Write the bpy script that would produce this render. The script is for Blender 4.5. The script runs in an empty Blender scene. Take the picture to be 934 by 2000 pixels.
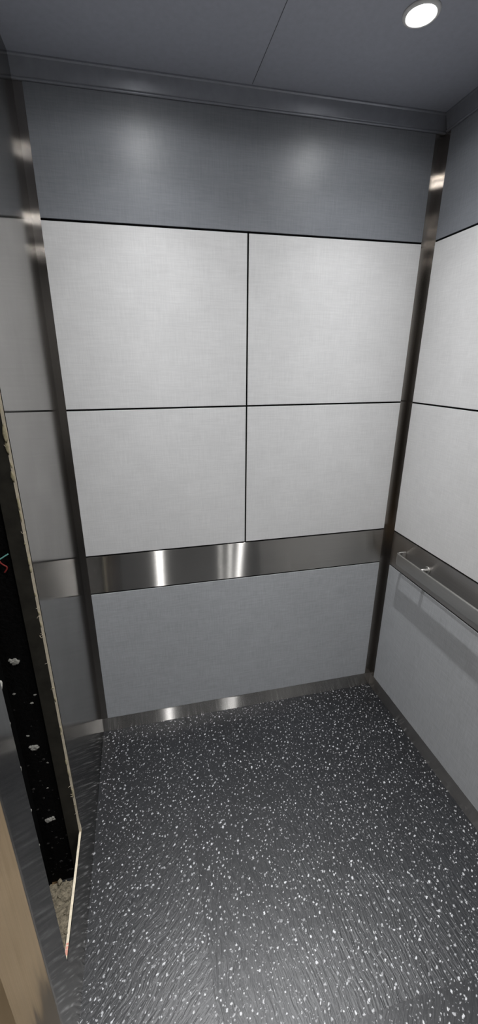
import bpy, bmesh, math, random
from mathutils import Vector, Matrix
random.seed(7)
S = bpy.context.scene
COL = S.collection

# ------------------------------------------------------------------ room figures (metres)
XL, XR, YB, YF, ZC = -0.275, 1.125, 1.568, -0.72, 2.467     # inner faces of the cab
Z5, Z4, Z3, Z2, Z1, Z0 = .079, .750, .923, 1.503, 2.083, 2.413  # seams between the wall panels
XM = .417                                                    # middle seam of the rear wall
YD = .5537                                                   # end of the steel wall at the doorway
HY0, HY1, HZ0, HZ1 = .650, .956, .254, 1.78                  # the cut-out in the steel wall

# ------------------------------------------------------------------ helpers
def obj(name, bm, mat, parent=None, smooth=False):
    me = bpy.data.meshes.new(name)
    bmesh.ops.recalc_face_normals(bm, faces=bm.faces[:])
    bm.to_mesh(me); bm.free()
    for m in (mat if isinstance(mat, (list, tuple)) else [mat]):
        me.materials.append(m)
    if smooth:
        for p in me.polygons: p.use_smooth = True
    o = bpy.data.objects.new(name, me); COL.objects.link(o)
    if parent is not None:
        o.parent = parent
        o.matrix_parent_inverse = Matrix.Translation(-parent.location)
    return o

def thing(name, label, cat, loc, group=None):
    o = bpy.data.objects.new(name, None); COL.objects.link(o)
    o.empty_display_size = .05; o.location = loc
    o['label'] = label; o['category'] = cat
    if group: o['group'] = group
    return o

def tag(o, label, cat, group=None):
    o['label'] = label; o['category'] = cat
    if group: o['group'] = group
    return o

def struct(o, label=None):
    o['kind'] = 'structure'
    if label: o['label'] = label
    return o

def box(bm, x0, x1, y0, y1, z0, z1, bev=0.0):
    m = Matrix.Translation(((x0+x1)/2, (y0+y1)/2, (z0+z1)/2)) @ Matrix.Diagonal((abs(x1-x0), abs(y1-y0), abs(z1-z0), 1))
    r = bmesh.ops.create_cube(bm, size=1, matrix=m)
    if bev:
        es = list({e for v in r['verts'] for e in v.link_edges})
        bmesh.ops.bevel(bm, geom=es, offset=bev, segments=2, profile=.5, affect='EDGES')
    return bm

def nb(*a, **k): return box(bmesh.new(), *a, **k)

def prism(pts, z0, z1):
    """vertical prism over an xy outline"""
    bm = bmesh.new()
    lo = [bm.verts.new((x, y, z0)) for x, y in pts]
    hi = [bm.verts.new((x, y, z1)) for x, y in pts]
    n = len(pts)
    bm.faces.new(lo[::-1]); bm.faces.new(hi)
    for i in range(n):
        j = (i+1) % n
        bm.faces.new((lo[i], lo[j], hi[j], hi[i]))
    return bm

def lathe(bm, prof, c, axis='z', n=48, closed=False):
    """profile (r, h) turned about an axis through c"""
    rings = []
    for r, h in prof:
        ring = []
        for k in range(n):
            a = 2*math.pi*k/n
            u, v = r*math.cos(a), r*math.sin(a)
            p = (c[0]+u, c[1]+v, c[2]+h) if axis == 'z' else (c[0]+h, c[1]+u, c[2]+v)
            ring.append(bm.verts.new(p))
        rings.append(ring)
    m = len(rings)
    for i in range(m if closed else m-1):
        a, b = rings[i], rings[(i+1) % m]
        for k in range(n):
            bm.faces.new((a[k], a[(k+1) % n], b[(k+1) % n], b[k]))
    if not closed:
        for ring in (rings[0], rings[-1]):
            bm.faces.new(ring)
    return bm

def tube(bm, pts, r, n=10):
    P = [Vector(p) for p in pts]; rings = []
    for i, p in enumerate(P):
        t = (P[min(i+1, len(P)-1)] - P[max(i-1, 0)]).normalized()
        u = t.cross(Vector((.31, .2, .93))).normalized(); w = t.cross(u)
        rings.append([bm.verts.new(p + r*(math.cos(2*math.pi*k/n)*u + math.sin(2*math.pi*k/n)*w)) for k in range(n)])
    for a, b in zip(rings, rings[1:]):
        for k in range(n):
            bm.faces.new((a[k], a[(k+1) % n], b[(k+1) % n], b[k]))
    bm.faces.new(rings[0]); bm.faces.new(rings[-1])
    return bm

def smooth_path(pts, sub=8):
    P = [Vector(p) for p in pts]; out = []
    for i in range(len(P)-1):
        p0, p1, p2, p3 = P[max(i-1, 0)], P[i], P[i+1], P[min(i+2, len(P)-1)]
        for s in range(sub):
            t = s/sub
            out.append(.5*((2*p1) + (p2-p0)*t + (2*p0-5*p1+4*p2-p3)*t*t + (3*p1-p0-3*p2+p3)*t**3))
    out.append(P[-1]); return out

def blob(bm, c, sx, sy, sz, jit=.25, sub=2):
    r = bmesh.ops.create_icosphere(bm, subdivisions=sub, radius=1)
    ph = [random.uniform(0, 6.28) for _ in range(6)]
    for v in r['verts']:
        p = v.co.copy()
        k = 1 + jit*(math.sin(3*p.x+ph[0])*math.sin(4*p.y+ph[1]) + .7*math.sin(5*p.z+ph[2])*math.sin(4*p.x+ph[3]))
        v.co = Vector((c[0]+p.x*sx*k, c[1]+p.y*sy*k, c[2]+p.z*sz*k))
    return bm

# ------------------------------------------------------------------ materials
class NT:
    def __init__(s, name):
        s.m = bpy.data.materials.new(name); s.m.use_nodes = True
        s.t = s.m.node_tree; s.t.nodes.clear()
        s.out = s.n('ShaderNodeOutputMaterial')
    def n(s, typ, **kw):
        nd = s.t.nodes.new(typ)
        for k, v in kw.items():
            if k in nd.inputs.keys() and not hasattr(nd, k): nd.inputs[k].default_value = v
            else: setattr(nd, k, v)
        return nd
    def l(s, a, b): s.t.links.new(a, b)
    def pos(s): return s.n('ShaderNodeNewGeometry').outputs['Position']
    def mapped(s, vec, scale=(1, 1, 1), rot=(0, 0, 0), loc=(0, 0, 0)):
        mp = s.n('ShaderNodeMapping'); s.l(vec, mp.inputs['Vector'])
        mp.inputs['Scale'].default_value = scale; mp.inputs['Rotation'].default_value = rot
        mp.inputs['Location'].default_value = loc
        return mp.outputs[0]
    def noise(s, vec, scale=1, detail=2, rough=.5):
        nd = s.n('ShaderNodeTexNoise'); s.l(vec, nd.inputs['Vector'])
        nd.inputs['Scale'].default_value = scale; nd.inputs['Detail'].default_value = detail
        nd.inputs['Roughness'].default_value = rough
        return nd.outputs['Fac']
    def math(s, op, a, b=None, c=None, clamp=False):
        nd = s.n('ShaderNodeMath'); nd.operation = op; nd.use_clamp = clamp
        for i, v in enumerate((a, b, c)):
            if v is None: continue
            if isinstance(v, (int, float)): nd.inputs[i].default_value = v
            else: s.l(v, nd.inputs[i])
        return nd.outputs[0]
    def ramp(s, fac, a, b, ca, cb):
        nd = s.n('ShaderNodeMapRange'); nd.data_type = 'FLOAT'; s.l(fac, nd.inputs['Value'])
        nd.inputs['From Min'].default_value = a; nd.inputs['From Max'].default_value = b
        nd.inputs['To Min'].default_value = ca; nd.inputs['To Max'].default_value = cb
        return nd.outputs[0]
    def mix(s, fac, a, b):
        nd = s.n('ShaderNodeMix'); nd.data_type = 'RGBA'
        for sock, v in ((nd.inputs[0], fac), (nd.inputs[6], a), (nd.inputs[7], b)):
            if isinstance(v, (int, float)): sock.default_value = v
            elif isinstance(v, tuple): sock.default_value = (*v, 1)
            else: s.l(v, sock)
        return nd.outputs[2]
    def mulcol(s, col, fac):
        nd = s.n('ShaderNodeVectorMath'); nd.operation = 'SCALE'
        nd.inputs[0].default_value = col; s.l(fac, nd.inputs[3])
        return nd.outputs[0]
    def bump(s, h, dist, strength=1):
        b = s.n('ShaderNodeBump'); s.l(h, b.inputs['Height'])
        b.inputs['Distance'].default_value = dist; b.inputs['Strength'].default_value = strength
        return b.outputs[0]

def principled(name, col, rough, spec=.5, metal=0, vary=0, vscale=30, bump=0):
    t = NT(name); p = t.n('ShaderNodeBsdfPrincipled')
    p.inputs['Base Color'].default_value = (*col, 1)
    p.inputs['Roughness'].default_value = rough; p.inputs['Metallic'].default_value = metal
    p.inputs['Specular IOR Level'].default_value = spec
    if vary or bump:
        f = t.noise(t.pos(), vscale, 4, .6)
        if vary: t.l(t.mulcol(col, t.ramp(f, .3, .7, 1-vary, 1+vary)), p.inputs['Base Color'])
        if bump: t.l(t.bump(f, bump), p.inputs['Normal'])
    t.l(p.outputs[0], t.out.inputs[0])
    return t.m

def laminate(name, col, rough, amp, spec=.4):
    """linen-look laminate: fine crossed threads"""
    t = NT(name); p = t.n('ShaderNodeBsdfPrincipled'); pos = t.pos()
    h = t.noise(t.mapped(pos, (17, 17, 280)), 1, 3, .6)
    v = t.noise(t.mapped(pos, (280, 280, 14)), 1, 3, .6)
    g = t.noise(pos, 9, 2)
    s = t.math('ADD', h, v)
    f = t.ramp(s, .7, 1.3, 1-amp, 1+amp)
    f = t.math('MULTIPLY', f, t.ramp(g, .3, .7, .975, 1.025))
    t.l(t.mulcol(col, f), p.inputs['Base Color'])
    p.inputs['Roughness'].default_value = rough; p.inputs['Specular IOR Level'].default_value = spec
    t.l(t.bump(s, .0002, .25), p.inputs['Normal'])
    t.l(p.outputs[0], t.out.inputs[0])
    return t.m

def steel(name, col, grain, along, across, streak=.06, wave=0):
    """brushed stainless: grain = world axis of the brushing, along/across = GGX alphas"""
    t = NT(name); g = t.n('ShaderNodeBsdfAnisotropic'); g.distribution = 'GGX'
    r2 = math.sqrt(along*across); a = 1 - math.sqrt(along/across)
    g.inputs['Roughness'].default_value = math.sqrt(r2)
    g.inputs['Anisotropy'].default_value = a
    c = t.n('ShaderNodeCombineXYZ')
    for i in range(3): c.inputs[i].default_value = grain[i]
    t.l(c.outputs[0], g.inputs['Tangent'])
    sc = tuple(3 if grain[i] else 900 for i in range(3))
    f = t.noise(t.mapped(t.pos(), sc), 1, 2, .6)
    f2 = t.noise(t.pos(), 5, 2)
    k = t.math('MULTIPLY', t.ramp(f, .3, .7, 1-streak, 1+streak), t.ramp(f2, .3, .7, .95, 1.05))
    t.l(t.mulcol(col, k), g.inputs['Color'])
    if wave:
        t.l(t.bump(t.noise(t.mapped(t.pos(), (26, 26, 3.2)), 1, 2, .5), wave), g.inputs['Normal'])
    t.l(g.outputs[0], t.out.inputs[0])
    return t.m

def emission(name, col, strength):
    t = NT(name); e = t.n('ShaderNodeEmission')
    e.inputs[0].default_value = (*col, 1); e.inputs[1].default_value = strength
    t.l(e.outputs[0], t.out.inputs[0]); return t.m

def floor_mat():
    """black rubber tiles, slate relief, pale flecks"""
    t = NT('speckled_rubber'); p = t.n('ShaderNodeBsdfPrincipled'); pos = t.pos()
    T = .485
    u = t.mapped(pos, (1/T, 1/T, 0), loc=(-.085/T, -.482/T, 0))
    sv = t.n('ShaderNodeSeparateXYZ'); t.l(u, sv.inputs[0])
    # the grain turns a quarter where a row of tiles was laid the other way
    turn = t.math('ABSOLUTE', t.math('SUBTRACT', t.math('LESS_THAN', sv.outputs[0], 0), t.math('LESS_THAN', sv.outputs[1], 0)))
    # relief: ridges run along y on one tile, across on the next
    wob = t.n('ShaderNodeTexNoise'); t.l(pos, wob.inputs['Vector']); wob.inputs['Scale'].default_value = 7
    wv = t.n('ShaderNodeVectorMath'); wv.operation = 'MULTIPLY_ADD'
    t.l(wob.outputs['Color'], wv.inputs[0]); wv.inputs[1].default_value = (.05, .05, 0); t.l(pos, wv.inputs[2])
    ra = t.noise(t.mapped(wv.outputs[0], (105, 16, 1), rot=(0, 0, .2)), 1, 4, .62)
    rb = t.noise(t.mapped(t.mapped(wv.outputs[0], rot=(0, 0, -.75)), (24, 90, 1)), 1, 4, .62)
    rb = t.math('MULTIPLY_ADD', rb, .6, .2)
    mixr = t.n('ShaderNodeMix'); t.l(turn, mixr.inputs[0]); t.l(ra, mixr.inputs[2]); t.l(rb, mixr.inputs[3])
    ridge = mixr.outputs[0]
    # flecks
    def flecks(scale, keep, r0, r1, off, el):
        w2 = t.n('ShaderNodeTexNoise'); t.l(pos, w2.inputs['Vector']); w2.inputs['Scale'].default_value = 130; w2.inputs['Detail'].default_value = 1
        w3 = t.n('ShaderNodeVectorMath'); w3.operation = 'MULTIPLY_ADD'
        t.l(w2.outputs['Color'], w3.inputs[0]); w3.inputs[1].default_value = (.009, .009, 0); t.l(pos, w3.inputs[2])
        vm = t.mapped(t.mapped(w3.outputs[0], rot=(0, 0, -.75)), (scale/el**.5, scale*el**.5, 0), loc=(off, off*.7, 0))
        vo = t.n('ShaderNodeTexVoronoi'); vo.voronoi_dimensions = '2D'; t.l(vm, vo.inputs['Vector'])
        vo.inputs['Scale'].default_value = 1; vo.inputs['Randomness'].default_value = 1
        sp = t.n('ShaderNodeSeparateColor'); t.l(vo.outputs['Color'], sp.inputs[0])
        on = t.math('LESS_THAN', sp.outputs[0], keep)
        rad = t.ramp(sp.outputs[1], 0, 1, r0, r1)
        edge = t.math('SUBTRACT', rad, vo.outputs['Distance'])
        m = t.math('MULTIPLY', edge, 14, clamp=True)
        m = t.math('MULTIPLY', m, on)
        return t.math('MULTIPLY', m, t.ramp(sp.outputs[2], 0, 1, .3, 1.0))
    f1 = flecks(47, .84, .08, .20, 3.1, 1.35)
    f2 = flecks(68, .66, .06, .18, 7.7, 1.5)
    f3 = t.math('MULTIPLY', flecks(120, .4, .05, .2, 1.3, 1.5), .34)
    f = t.math('MAXIMUM', t.math('MAXIMUM', f1, f2), f3)
    big = t.noise(pos, 2.2, 3)
    base = t.mulcol((.013, .014, .0165), t.ramp(big, .3, .7, .8, 1.2))
    cmx = t.n('ShaderNodeMix'); cmx.data_type = 'RGBA'
    t.l(f, cmx.inputs[0]); t.l(base, cmx.inputs[6]); cmx.inputs[7].default_value = (.62, .63, .65, 1)
    # hair-thin joints between tiles
    sx = t.n('ShaderNodeSeparateXYZ'); t.l(u, sx.inputs[0])
    def joint(c):
        fr = t.math('FRACT', c); d = t.math('MINIMUM', fr, t.math('SUBTRACT', 1, fr))
        return t.math('LESS_THAN', d, .0022)
    j = t.math('MAXIMUM', joint(sx.outputs[0]), joint(sx.outputs[1]))
    c2 = t.n('ShaderNodeMix'); c2.data_type = 'RGBA'
    t.l(t.math('MULTIPLY', j, .6), c2.inputs[0]); t.l(cmx.outputs[2], c2.inputs[6]); c2.inputs[7].default_value = (.012, .012, .013, 1)
    t.l(c2.outputs[2], p.inputs['Base Color'])
    p.inputs['Roughness'].default_value = .35; p.inputs['Specular IOR Level'].default_value = .72
    t.l(t.bump(ridge, .004, .48), p.inputs['Normal'])
    t.l(p.outputs[0], t.out.inputs[0])
    return t.m

M_WHITE = laminate('pale_linen_laminate', (.70, .70, .70), .5, .065)
M_GREY = laminate('mid_grey_linen_laminate', (.45, .465, .485), .5, .13)
M_DARK = laminate('slate_grey_linen_laminate', (.225, .237, .26), .38, .10, .35)
M_BLACK = principled('black_backing', (.006, .006, .006), .8, .1)
M_STEEL_V = steel('steel_brushed_upright', (.50, .49, .475), (0, 0, 1), .003, .035)
M_JAMB = steel('steel_jamb_wavy', (.50, .48, .45), (0, 0, 1), .006, .05, .05, .0028)
M_POST = steel('steel_post_brushed_upright', (.36, .335, .31), (0, 0, 1), .005, .13)
M_BAND_X = steel('steel_brushed_along_rear_wall', (.64, .62, .59), (1, 0, 0), .004, .32, .08)
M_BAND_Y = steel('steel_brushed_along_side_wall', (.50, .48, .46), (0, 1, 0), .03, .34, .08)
M_RAIL = steel('steel_rail_satin', (.56, .55, .53), (0, 1, 0), .10, .32, .06)
M_COVE = principled('satin_cove', (.33, .345, .385), .36, .5, .45, .06, 40)
M_CEIL = principled('satin_grey_ceiling', (.42, .44, .505), .42, .5, .0, .05, 60)
M_FLOOR = floor_mat()
M_PLY = principled('raw_plywood_edge', (.80, .71, .55), .75, .2, 0, .12, 90)
M_REVEAL = principled('dark_primed_steel', (.036, .033, .026), .55, .4, 0, .3, 25)
M_PIT = principled('black_tar_backing', (.0035, .0032, .0032), .7, .15, 0, .5, 120, .004)
M_TARL = principled('grey_tar_lumps', (.03, .028, .026), .7, .3, 0, .6, 200)
M_RUBBLE = principled('crumbled_mortar', (.165, .142, .102), .9, .2, 0, .55, 140, .003)
M_DAB = principled('white_plaster_dab', (.42, .41, .37), .8, .2, 0, .35, 300)
M_GLUE = principled('yellowed_glue', (.50, .44, .28), .5, .4, 0, .2, 200)
M_TEAL = principled('teal_wire_sheath', (.30, .72, .66), .4)
M_RED = principled('red_wire_sheath', (.34, .04, .035), .4)
M_REDMARK = principled('red_crayon_mark', (.72, .34, .26), .8, .2)
M_SILL = principled('grooved_sill_metal', (.16, .15, .14), .45, .5, .8)
M_HALLF = principled('beige_hall_tile', (.50, .40, .28), .5, .4, 0, .12, 6)
M_HALLW = principled('beige_hall_paint', (.46, .38, .28), .7, .3, 0, .05, 3)
M_OPP = laminate('grey_linen_laminate_opposite', (.13, .13, .13), .5, .06)
M_JOINT = principled('ceiling_joint_shadow_gap', (.09, .09, .10), .7)
M_RING = principled('white_lamp_ring', (.8, .8, .79), .4, .5, 0)
M_LENS = emission('lamp_lens_glow', (1, .99, .97), 70)

# ------------------------------------------------------------------ the setting
struct(obj('floor', nb(XL-.025, XR+.03, YF, YB+.03, -.03, 0), M_FLOOR))
struct(obj('ceiling', nb(XL-.09, XR+.03, YF, YB+.03, ZC, ZC+.03), M_CEIL))
o = bpy.data.objects['ceiling']
struct(obj('wall_back', nb(XL-.09, XR+.03, YB+.006, YB+.03, 0, ZC), M_BLACK))
struct(obj('wall_right', nb(XR+.006, XR+.03, YF, YB+.006, 0, ZC), M_BLACK))
struct(obj('wall_front', nb(XL, XR+.006, YF-.03, YF, 0, ZC), M_OPP))

# left wall: brushed steel skin on plywood with the rectangular cut-out
def plate_with_hole(x0, x1, y0, y1, z0, z1, jit=0.0, inset=0.0):
    hy0, hy1, hz0, hz1 = HY0+inset, HY1-inset, HZ0+inset, HZ1-inset
    loop = []
    n = 90 if jit else 1
    for a, b in (((hy0, hz0), (hy1, hz0)), ((hy1, hz0), (hy1, hz1)), ((hy1, hz1), (hy0, hz1)), ((hy0, hz1), (hy0, hz0))):
        for k in range(n):
            f = k/n
            dy = random.uniform(-jit, jit) if k else 0; dz = random.uniform(-jit, jit) if k else 0
            horiz = abs(a[1]-b[1]) < 1e-6
            loop.append((a[0]+(b[0]-a[0])*f + (0 if horiz else dy), a[1]+(b[1]-a[1])*f + (dz if horiz else 0)))
    outer = [(y0, z0), (y1, z0), (y1, z1), (y0, z1)]
    bm = bmesh.new()
    lay = {}
    for x in (x0, x1):
        ov = [bm.verts.new((x, *q)) for q in outer]; iv = [bm.verts.new((x, *q)) for q in loop]
        lay[x] = (ov, iv)
        for s in range(4):
            run = [iv[(s*n+k) % (4*n)] for k in range(n+1)]
            bm.faces.new([ov[s], ov[(s+1) % 4]] + run[::-1])
    for s in range(4):
        a, b = lay[x0][0], lay[x1][0]
        bm.faces.new((a[s], a[(s+1) % 4], b[(s+1) % 4], b[s]))
    for k in range(4*n):
        a, b = lay[x0][1], lay[x1][1]
        bm.faces.new((a[k], a[(k+1) % (4*n)], b[(k+1) % (4*n)], b[k]))
    return bm
wl = struct(obj('wall_left', plate_with_hole(XL, XL-.0015, YD+.003, YB+.006, 0, ZC), M_STEEL_V))
obj('plywood_core', plate_with_hole(XL-.0016, XL-.0085, YD+.02, YB, 0, ZC, .0006), M_PLY, wl)
bm = bmesh.new()                                   # dried glue squeezed out along the far cut edge
for k in range(34):
    z = 1.72 - 1.4*(random.random()**1.7)
    blob(bm, (XL-.0055-random.uniform(0, .003), HY1-.001, z), .0022, .0016, random.uniform(.003, .016), .3, 1)
for z, s in ((1.515, .022), (1.485, .014), (1.60, .018), (1.42, .012)):
    blob(bm, (XL-.0075, HY1-.0015, z), .0040, .0022, s, .3)
obj('glue_squeeze', bm, M_GLUE, wl, True)
bm = bmesh.new()                                   # splinters
for k in range(13):
    z = random.uniform(.3, 1.5); L = random.uniform(.0, .0045)
    tube(bm, [(XL-.004, HY1, z), (XL-.009-L*.4, HY1-.003, z+random.uniform(-.003, .003)), (XL-.010-L, HY1-.0035, z+random.uniform(-.005, .006))], .0005, 5)
obj('splinters', bm, M_PLY, wl)
obj('crayon_mark', nb(XL-.0075, XL-.0017, HY0+.012, HY0+.036, HZ0-.0002, HZ0+.0003), M_REDMARK, wl)

arc = [(XL-.003+.003*math.cos(a), YD+.003-.003*math.sin(a)) for a in [i*math.pi/2/6 for i in range(7)]]
struct(obj('trim_1', prism(arc + [(XL-.088, YD), (XL-.088, YD+.018), (XL-.0015, YD+.018)], 0, ZC), M_JAMB))
# the other side of the doorway, and the header above it
struct(obj('trim_2', nb(XL-.088, XL, YF, -.546, 0, ZC), M_STEEL_V))
struct(obj('trim_3', nb(XL-.088, XL, -.546, YD, 2.13, ZC), M_STEEL_V))
struct(obj('trim_4', nb(XL-.110, XL-.025, -.60, YD, -.03, -.001), M_SILL), 'metal door sill')

# upright corner posts of brushed steel
struct(obj('trim_5', nb(XL, XL+.0262, YB+.0015, YB+.006, Z5, Z0+.02), M_POST), 'brushed steel corner strip beside the steel wall')
struct(obj('trim_6', prism([(XR-.0325, YB+.0015), (XR+.0015, YB+.0015), (XR+.0015, YB-.034), (XR+.006, YB-.034), (XR+.006, YB+.006), (XR-.0325, YB+.006)], Z5, Z0+.02), M_POST),
       'brushed steel corner strip between the two panelled walls')
# cove between walls and ceiling
def cove(x0, x1, y0, y1, nrm):
    d = .021
    bm = bmesh.new()
    prof = [(0, Z0+.0005)]
    for i in range(9):
        q = math.radians(-90+i*180/8); prof.append((.0085+.0035*math.cos(q), Z0+.004+.0035*math.sin(q)))
    prof += [(.010, Z0+.010), (.019, ZC-.007), (.0225, ZC-.004), (.0225, ZC), (0, ZC)]
    A, B = [], []
    for a, z in prof:
        if nrm == 'y': A.append(bm.verts.new((x0, y0-a, z))); B.append(bm.verts.new((x1, y0-a, z)))
        else: A.append(bm.verts.new((x0+a*(1 if nrm == 'x' else -1), y0, z))); B.append(bm.verts.new((x0+a*(1 if nrm == 'x' else -1), y1, z)))
    n = len(prof)
    for i in range(n): bm.faces.new((A[i], A[(i+1) % n], B[(i+1) % n], B[i]))
    bm.faces.new(A); bm.faces.new(B[::-1])
    return bm
struct(obj('trim_7', cove(XL, XR+.006, YB+.006, 0, 'y'), M_COVE), 'metal cove along the top of the rear wall')
struct(obj('trim_8', cove(XR+.006, 0, YF, YB-.015, '-x'), M_COVE), 'metal cove along the top of the right wall')
# skirting
struct(obj('baseboard_back', nb(XL, XR+.004, YB+.001, YB+.006, 0, Z5-.001), M_BAND_X))
struct(obj('baseboard_right', nb(XR+.001, XR+.006, YF, YB+.001, 0, Z5-.001), M_BAND_Y))
# ceiling joint
struct(obj('trim_9', nb(XM+.003-.0007, XM+.003+.0007, YF+.01, YB-.02, ZC-.0006, ZC+.001), M_JOINT), 'thin joint in the ceiling')

# hall outside the doorway
struct(obj('floor_hall', nb(-2.6, XL-.112, -3.0, 3.0, -.03, 0), M_HALLF))
struct(obj('wall_hall', nb(-2.63, -2.6, -3.0, 3.0, 0, 2.7), M_HALLW))
struct(obj('ceiling_hall', nb(-2.6, XL-.20, -3.0, 3.0, 2.7, 2.73), M_HALLW))

# ------------------------------------------------------------------ wall panels
G = .0033    # half a joint
def panel(x0, x1, y0, y1, z0, z1, mat, label, cat, grp=None, name='laminate_panel'):
    o = obj(name, nb(x0, x1, y0, y1, z0, z1, bev=(0 if name == 'steel_band' else .0006)), mat)
    return tag(o, label, cat, grp)
bx0, bx1 = XL+.0262, XR-.0325
def back(x0, x1, z0, z1, mat, label, cat='panel', grp='laminate panels on the walls', name='laminate_panel'):
    return panel(x0, x1, YB, YB+.0048, z0, z1, mat, label, cat, grp, name)
back(bx0, bx1, Z1+G, Z0, M_DARK, 'wide dark grey linen-look panel at the top of the rear wall')
back(bx0, XM-G, Z2+G, Z1-G, M_WHITE, 'upper left pale linen-look panel on the rear wall, beside the steel wall')
back(XM+G, bx1, Z2+G, Z1-G, M_WHITE, 'upper right pale linen-look panel on the rear wall, beside the corner')
back(bx0, XM-G, Z3+G, Z2-G, M_WHITE, 'lower left pale linen-look panel on the rear wall, above the steel band')
back(XM+G, bx1, Z3+G, Z2-G, M_WHITE, 'lower right pale linen-look panel on the rear wall, beside the corner')
back(bx0, bx1, Z4+G, Z3-G, M_BAND_X, 'plain brushed steel band across the rear wall, without a handrail', 'band', 'steel bands', 'steel_band')
back(bx0, bx1, Z5, Z4-G, M_GREY, 'wide mid-grey linen-look panel below the steel band on the rear wall')
ry0, ry1 = YF+.01, YB-.034
def right(z0, z1, mat, label, cat='panel', grp='laminate panels on the walls', name='laminate_panel'):
    return panel(XR, XR+.0048, ry0, ry1, z0, z1, mat, label, cat, grp, name)
right(Z1+G, Z0, M_DARK, 'dark grey linen-look panel at the top of the right wall')
right(Z2+G, Z1-G, M_WHITE, 'upper pale linen-look panel on the right wall')
right(Z3+G, Z2-G, M_WHITE, 'lower pale linen-look panel on the right wall, just above the handrail')
right(Z4+G, Z3-G, M_BAND_Y, 'brushed steel band on the right wall behind the handrail', 'band', 'steel bands', 'steel_band')
right(Z5, Z4-G, M_GREY, 'mid-grey linen-look panel below the handrail on the right wall')

# ------------------------------------------------------------------ handrail
hr = thing('handrail', 'flat brushed steel handrail fixed to the right wall', 'handrail', (XR, .4, .81))
def rail_bm():
    xc, R, yend, yst = 1.0797, .016, 1.434, -.62
    path = [(XR-.0005, yend), (1.105, yend)]
    for i in range(9):
        a = math.pi/2*(i/8)
        path.append((xc+R-R*math.sin(a), yend-R+R*math.cos(a)))
    path.append((xc, .9)); path.append((xc, .4)); path.append((xc, 0))
    for i in range(9):
        a = math.pi/2*(i/8)
        path.append((xc+R-R*math.cos(a), yst+R-R*math.sin(a)))
    path += [(1.105, yst), (XR-.0005, yst)]
    t, z0, z1, r = .0047, .8095, .8640, .0042
    prof = []
    for cx, cz, a0 in ((t-r, z1-r, 0), (-t+r, z1-r, 90), (-t+r, z0+r, 180), (t-r, z0+r, 270)):
        for i in range(5):
            a = math.radians(a0+i*22.5); prof.append((cx+r*math.cos(a), cz+r*math.sin(a)))
    bm = bmesh.new(); rings = []
    for i, p in enumerate(path):
        q0, q1 = Vector(path[max(i-1, 0)]), Vector(path[min(i+1, len(path)-1)])
        d = (q1-q0).normalized(); n = Vector((d.y, -d.x))
        rings.append([bm.verts.new((p[0]+n.x*o_, p[1]+n.y*o_, z)) for o_, z in prof])
    m = len(prof)
    for a, b in zip(rings, rings[1:]):
        for k in range(m): bm.faces.new((a[k], a[(k+1) % m], b[(k+1) % m], b[k]))
    bm.faces.new(rings[0]); bm.faces.new(rings[-1])
    return bm
obj('rail_bar', rail_bm(), M_RAIL, hr, True)
for yb in (1.285, .40, -.48):
    bm = bmesh.new()
    lathe(bm, [(.0085, -.0005), (.0085, -.0425)], (XR, yb, .848), 'x', 24)
    br = obj('bracket', bm, M_RAIL, hr, True)
    bm = bmesh.new(); lathe(bm, [(.016, -.0002), (.016, -.003), (.0145, -.0042), (.0086, -.0045)], (XR, yb, .848), 'x', 28)
    obj('flange', bm, M_RAIL, hr, True)

# ------------------------------------------------------------------ the recess behind the cut-out
rc = thing('recess_box', 'empty black recess behind the cut-out in the steel wall', 'recess', (XL-.04, .80, HZ0-.03))
xi = XL-.0087
obj('side_flange', nb(XL-.044, xi, HY1+.0004, HY1+.003, .02, HZ1+.02), M_REVEAL, rc)
obj('side_flange', nb(XL-.124, xi, HY0-.003, HY0-.0004, .02, HZ1+.02), M_REVEAL, rc)
obj('back_plate', nb(XL-.128, XL-.124, HY0-.003, HY1+.022, .02, HZ1+.02), M_BLACK, rc)
obj('end_plate', nb(XL-.124, XL-.020, HY1+.016, HY1+.020, .02, HZ1+.02), M_PIT, rc)
obj('bottom_shelf', nb(XL-.1235, xi, HY0-.0003, .826, HZ0-.02, HZ0-.006), M_REVEAL, rc)
dabs = [(-.3646, .919, 1), (-.3632, .6156, .95), (-.3642, .3157, .95), (-.364, 1.222, .9),
        (-.3347, .8018, .3), (-.3466, .7757, .35), (-.3842, .8159, .3), (-.3735, .663, .28), (-.338, .55, .22), (-.352, .45, .2)]
for x, z, q in dabs:
    bm = bmesh.new()
    blob(bm, (x, HY1+.0155, z), .0120*q, .006*q, .0085*q, .3, 3)
    for k in range(5):
        blob(bm, (x+random.uniform(-.012, .012)*q, HY1+.0148, z+random.uniform(-.008, .008)*q), .0055*q, .004*q, .0042*q, .35, 2)
    obj('plaster_dab', bm, M_DAB, rc, True)
for z, q in ((1.1127, 1.3), (1.0205, .6), (.9048, .75), (.786, .75), (.68, .6)):   # chips on the near cut edge
    bm = bmesh.new(); blob(bm, (XL-.0035, HY0+.0045, z), .003*q, .0048*q, .008*q, .3, 2)
    obj('edge_chip', bm, M_DAB, rc, True)
for k in range(70):
    q = .001 + .0045*random.random()**2
    bm = bmesh.new(); blob(bm, (random.uniform(-.395, -.325), HY1+.0155, .06+.75*random.random()**2), q, q*.6, q, .3, 1)
    obj('tar_lump', bm, M_TARL, rc)
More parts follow.
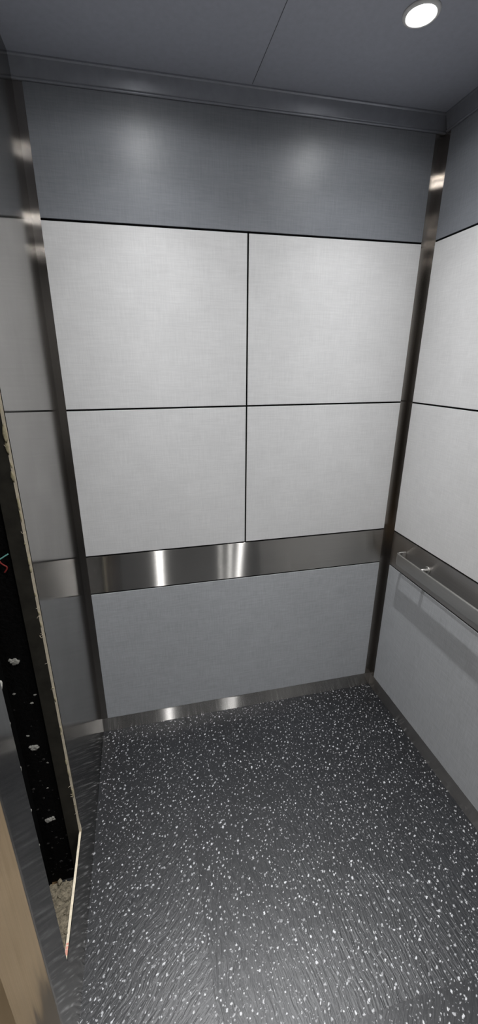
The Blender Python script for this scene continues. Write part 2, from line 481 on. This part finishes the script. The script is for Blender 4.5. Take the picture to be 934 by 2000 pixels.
# pale mortar crumbs on the shelf
bm = bmesh.new()
n, m = 12, 40
grid = [[bm.verts.new((XL-.119+(.109)*i/n, HY0+(.826-HY0)*j/m, HZ0-.003+random.uniform(0, .005))) for j in range(m+1)] for i in range(n+1)]
for i in range(n):
    for j in range(m): bm.faces.new((grid[i][j], grid[i+1][j], grid[i+1][j+1], grid[i][j+1]))
for k in range(260):
    s = .0012 + .0065*random.random()**4
    blob(bm, (random.uniform(XL-.115, XL-.012), random.uniform(HY0+.004, .828), HZ0-.001+random.uniform(0, .003)), s*random.uniform(.6, 1.3), s*random.uniform(.6, 1.5), s*.6, .3, 1)
rb = tag(obj('mortar_rubble', bm, M_RUBBLE), 'pale crumbled mortar lying in the bottom of the black recess', 'rubble')
rb['kind'] = 'stuff'
bm = bmesh.new(); blob(bm, (XL-.045, .8265, HZ0+.0045), .0062, .0075, .0055, .25, 2)
tag(obj('pebble', bm, M_RUBBLE, None, True), 'single mortar pebble on the black edge behind the rubble', 'pebble')
# loose wires
def wire(name, pts, mat, r, label):
    bm = bmesh.new(); tube(bm, smooth_path(pts), r, 8)
    return tag(obj(name, bm, mat, None, True), label, 'wire', 'loose wires in the recess')
wy = .955
wire('cut_wire', [(-.3975, .942, 1.236), (-.378, .950, 1.219), (-.3591, wy, 1.2168), (-.3431, wy, 1.2239), (-.3333, wy, 1.2294), (-.3234, wy, 1.235)], M_TEAL, .0016, 'teal cut wire curving up out of the black recess')
wire('cut_wire', [(-.3975, .944, 1.290), (-.372, .950, 1.262), (-.3525, wy, 1.2329), (-.3445, wy, 1.216), (-.3391, wy, 1.2086), (-.3324, wy, 1.2024), (-.3332, wy, 1.196), (-.3393, wy, 1.1882)], M_RED, .0018, 'red cut wire bent down beneath the teal wire')

# ------------------------------------------------------------------ downlights
spots = []
def beam_profile(L):
    """measured-looking downlight distribution: tight beam with a soft spill"""
    L.use_nodes = True; t = L.node_tree
    em = next(n for n in t.nodes if n.type == 'EMISSION')
    tc = t.nodes.new('ShaderNodeTexCoord'); sp = t.nodes.new('ShaderNodeSeparateXYZ')
    t.links.new(tc.outputs['Normal'], sp.inputs[0])
    ab = t.nodes.new('ShaderNodeMath'); ab.operation = 'ABSOLUTE'; t.links.new(sp.outputs[2], ab.inputs[0])
    cr = t.nodes.new('ShaderNodeValToRGB'); t.links.new(ab.outputs[0], cr.inputs[0])
    st = [(.0, .0), (.5, .035), (.707, .11), (.809, .225), (.875, .37), (.927, .62), (.966, 1.0)]
    e = cr.color_ramp.elements
    e[0].position, e[0].color = st[0][0], (st[0][1],)*3+(1,)
    e[1].position, e[1].color = st[-1][0], (st[-1][1],)*3+(1,)
    for p_, v_ in st[1:-1]:
        q = e.new(p_); q.color = (v_, v_, v_, 1)
    t.links.new(cr.outputs[0], em.inputs['Strength'])
def downlight(x, y, label):
    t = thing('ceiling_downlight', label, 'light', (x, y, ZC), 'round downlights in the ceiling')
    bm = bmesh.new()
    lathe(bm, [(.0335, 0), (.0335, -.004), (.036, -.0065), (.042, -.0055), (.0445, -.002), (.0445, 0)], (x, y, ZC), 'z', 48, True)
    obj('trim_ring', bm, M_RING, t, True)
    bm = bmesh.new(); lathe(bm, [(.0334, -.0005), (.0334, -.003), (.028, -.0042), (.012, -.0048)], (x, y, ZC), 'z', 40)
    obj('lens', bm, M_LENS, t)
    L = bpy.data.lights.new('downlight_beam', 'SPOT')
    L.energy = 58; L.color = (.985, .99, 1); L.shadow_soft_size = .013
    L.spot_size = math.radians(165); L.spot_blend = .2
    beam_profile(L)
    lo = bpy.data.objects.new('downlight_beam', L); COL.objects.link(lo); lo.location = (x, y, ZC-.03)
    spots.append(lo)
lx0, lx1 = XM+.003-.335, XM+.003+.335
downlight(lx1, 1.205, 'round white ceiling downlight nearest the corner of the two panelled walls')
downlight(lx0, 1.205, 'round white ceiling downlight near the rear wall on the steel wall side')
downlight(lx1, .27, 'middle round ceiling downlight on the handrail side')
downlight(lx0, .27, 'middle round ceiling downlight on the doorway side')
downlight(lx1, -.46, 'round ceiling downlight farthest from the rear wall on the handrail side')
downlight(lx0, -.46, 'round ceiling downlight farthest from the rear wall on the doorway side')

L = bpy.data.lights.new('hall_lamp', 'AREA'); L.shape = 'RECTANGLE'; L.size = 1.2; L.size_y = 1.2
L.energy = 12.5; L.color = (1, .86, .66)
lo = bpy.data.objects.new('hall_lamp', L); COL.objects.link(lo); lo.location = (-1.5, .1, 2.66)

w = bpy.data.worlds.new('World'); S.world = w; w.use_nodes = True
w.node_tree.nodes['Background'].inputs[0].default_value = (.5, .5, .5, 1)
w.node_tree.nodes['Background'].inputs[1].default_value = .03

# ------------------------------------------------------------------ camera
r = Vector((.9763, -.2164, -.0044)); u = Vector((.0758, .3228, .9434)); f = Vector((.2027, .9214, -.3316))
cam = bpy.data.cameras.new('Camera'); co = bpy.data.objects.new('Camera', cam); COL.objects.link(co)
mt = Matrix((( r.x, u.x, -f.x, 0), (r.y, u.y, -f.y, 0), (r.z, u.z, -f.z, 1.65), (0, 0, 0, 1)))
co.matrix_world = mt
cam.sensor_fit = 'AUTO'; cam.sensor_width = 36; cam.lens = 789.42/2000*36
cam.shift_x = (467-447.68)/2000; cam.shift_y = (992.69-1000)/2000
cam.clip_start = .01
S.camera = co
vs = S.view_settings
vs.view_transform = 'Standard'; vs.look = 'None'; vs.gamma = 1; vs.use_curve_mapping = False
vs.exposure = 0
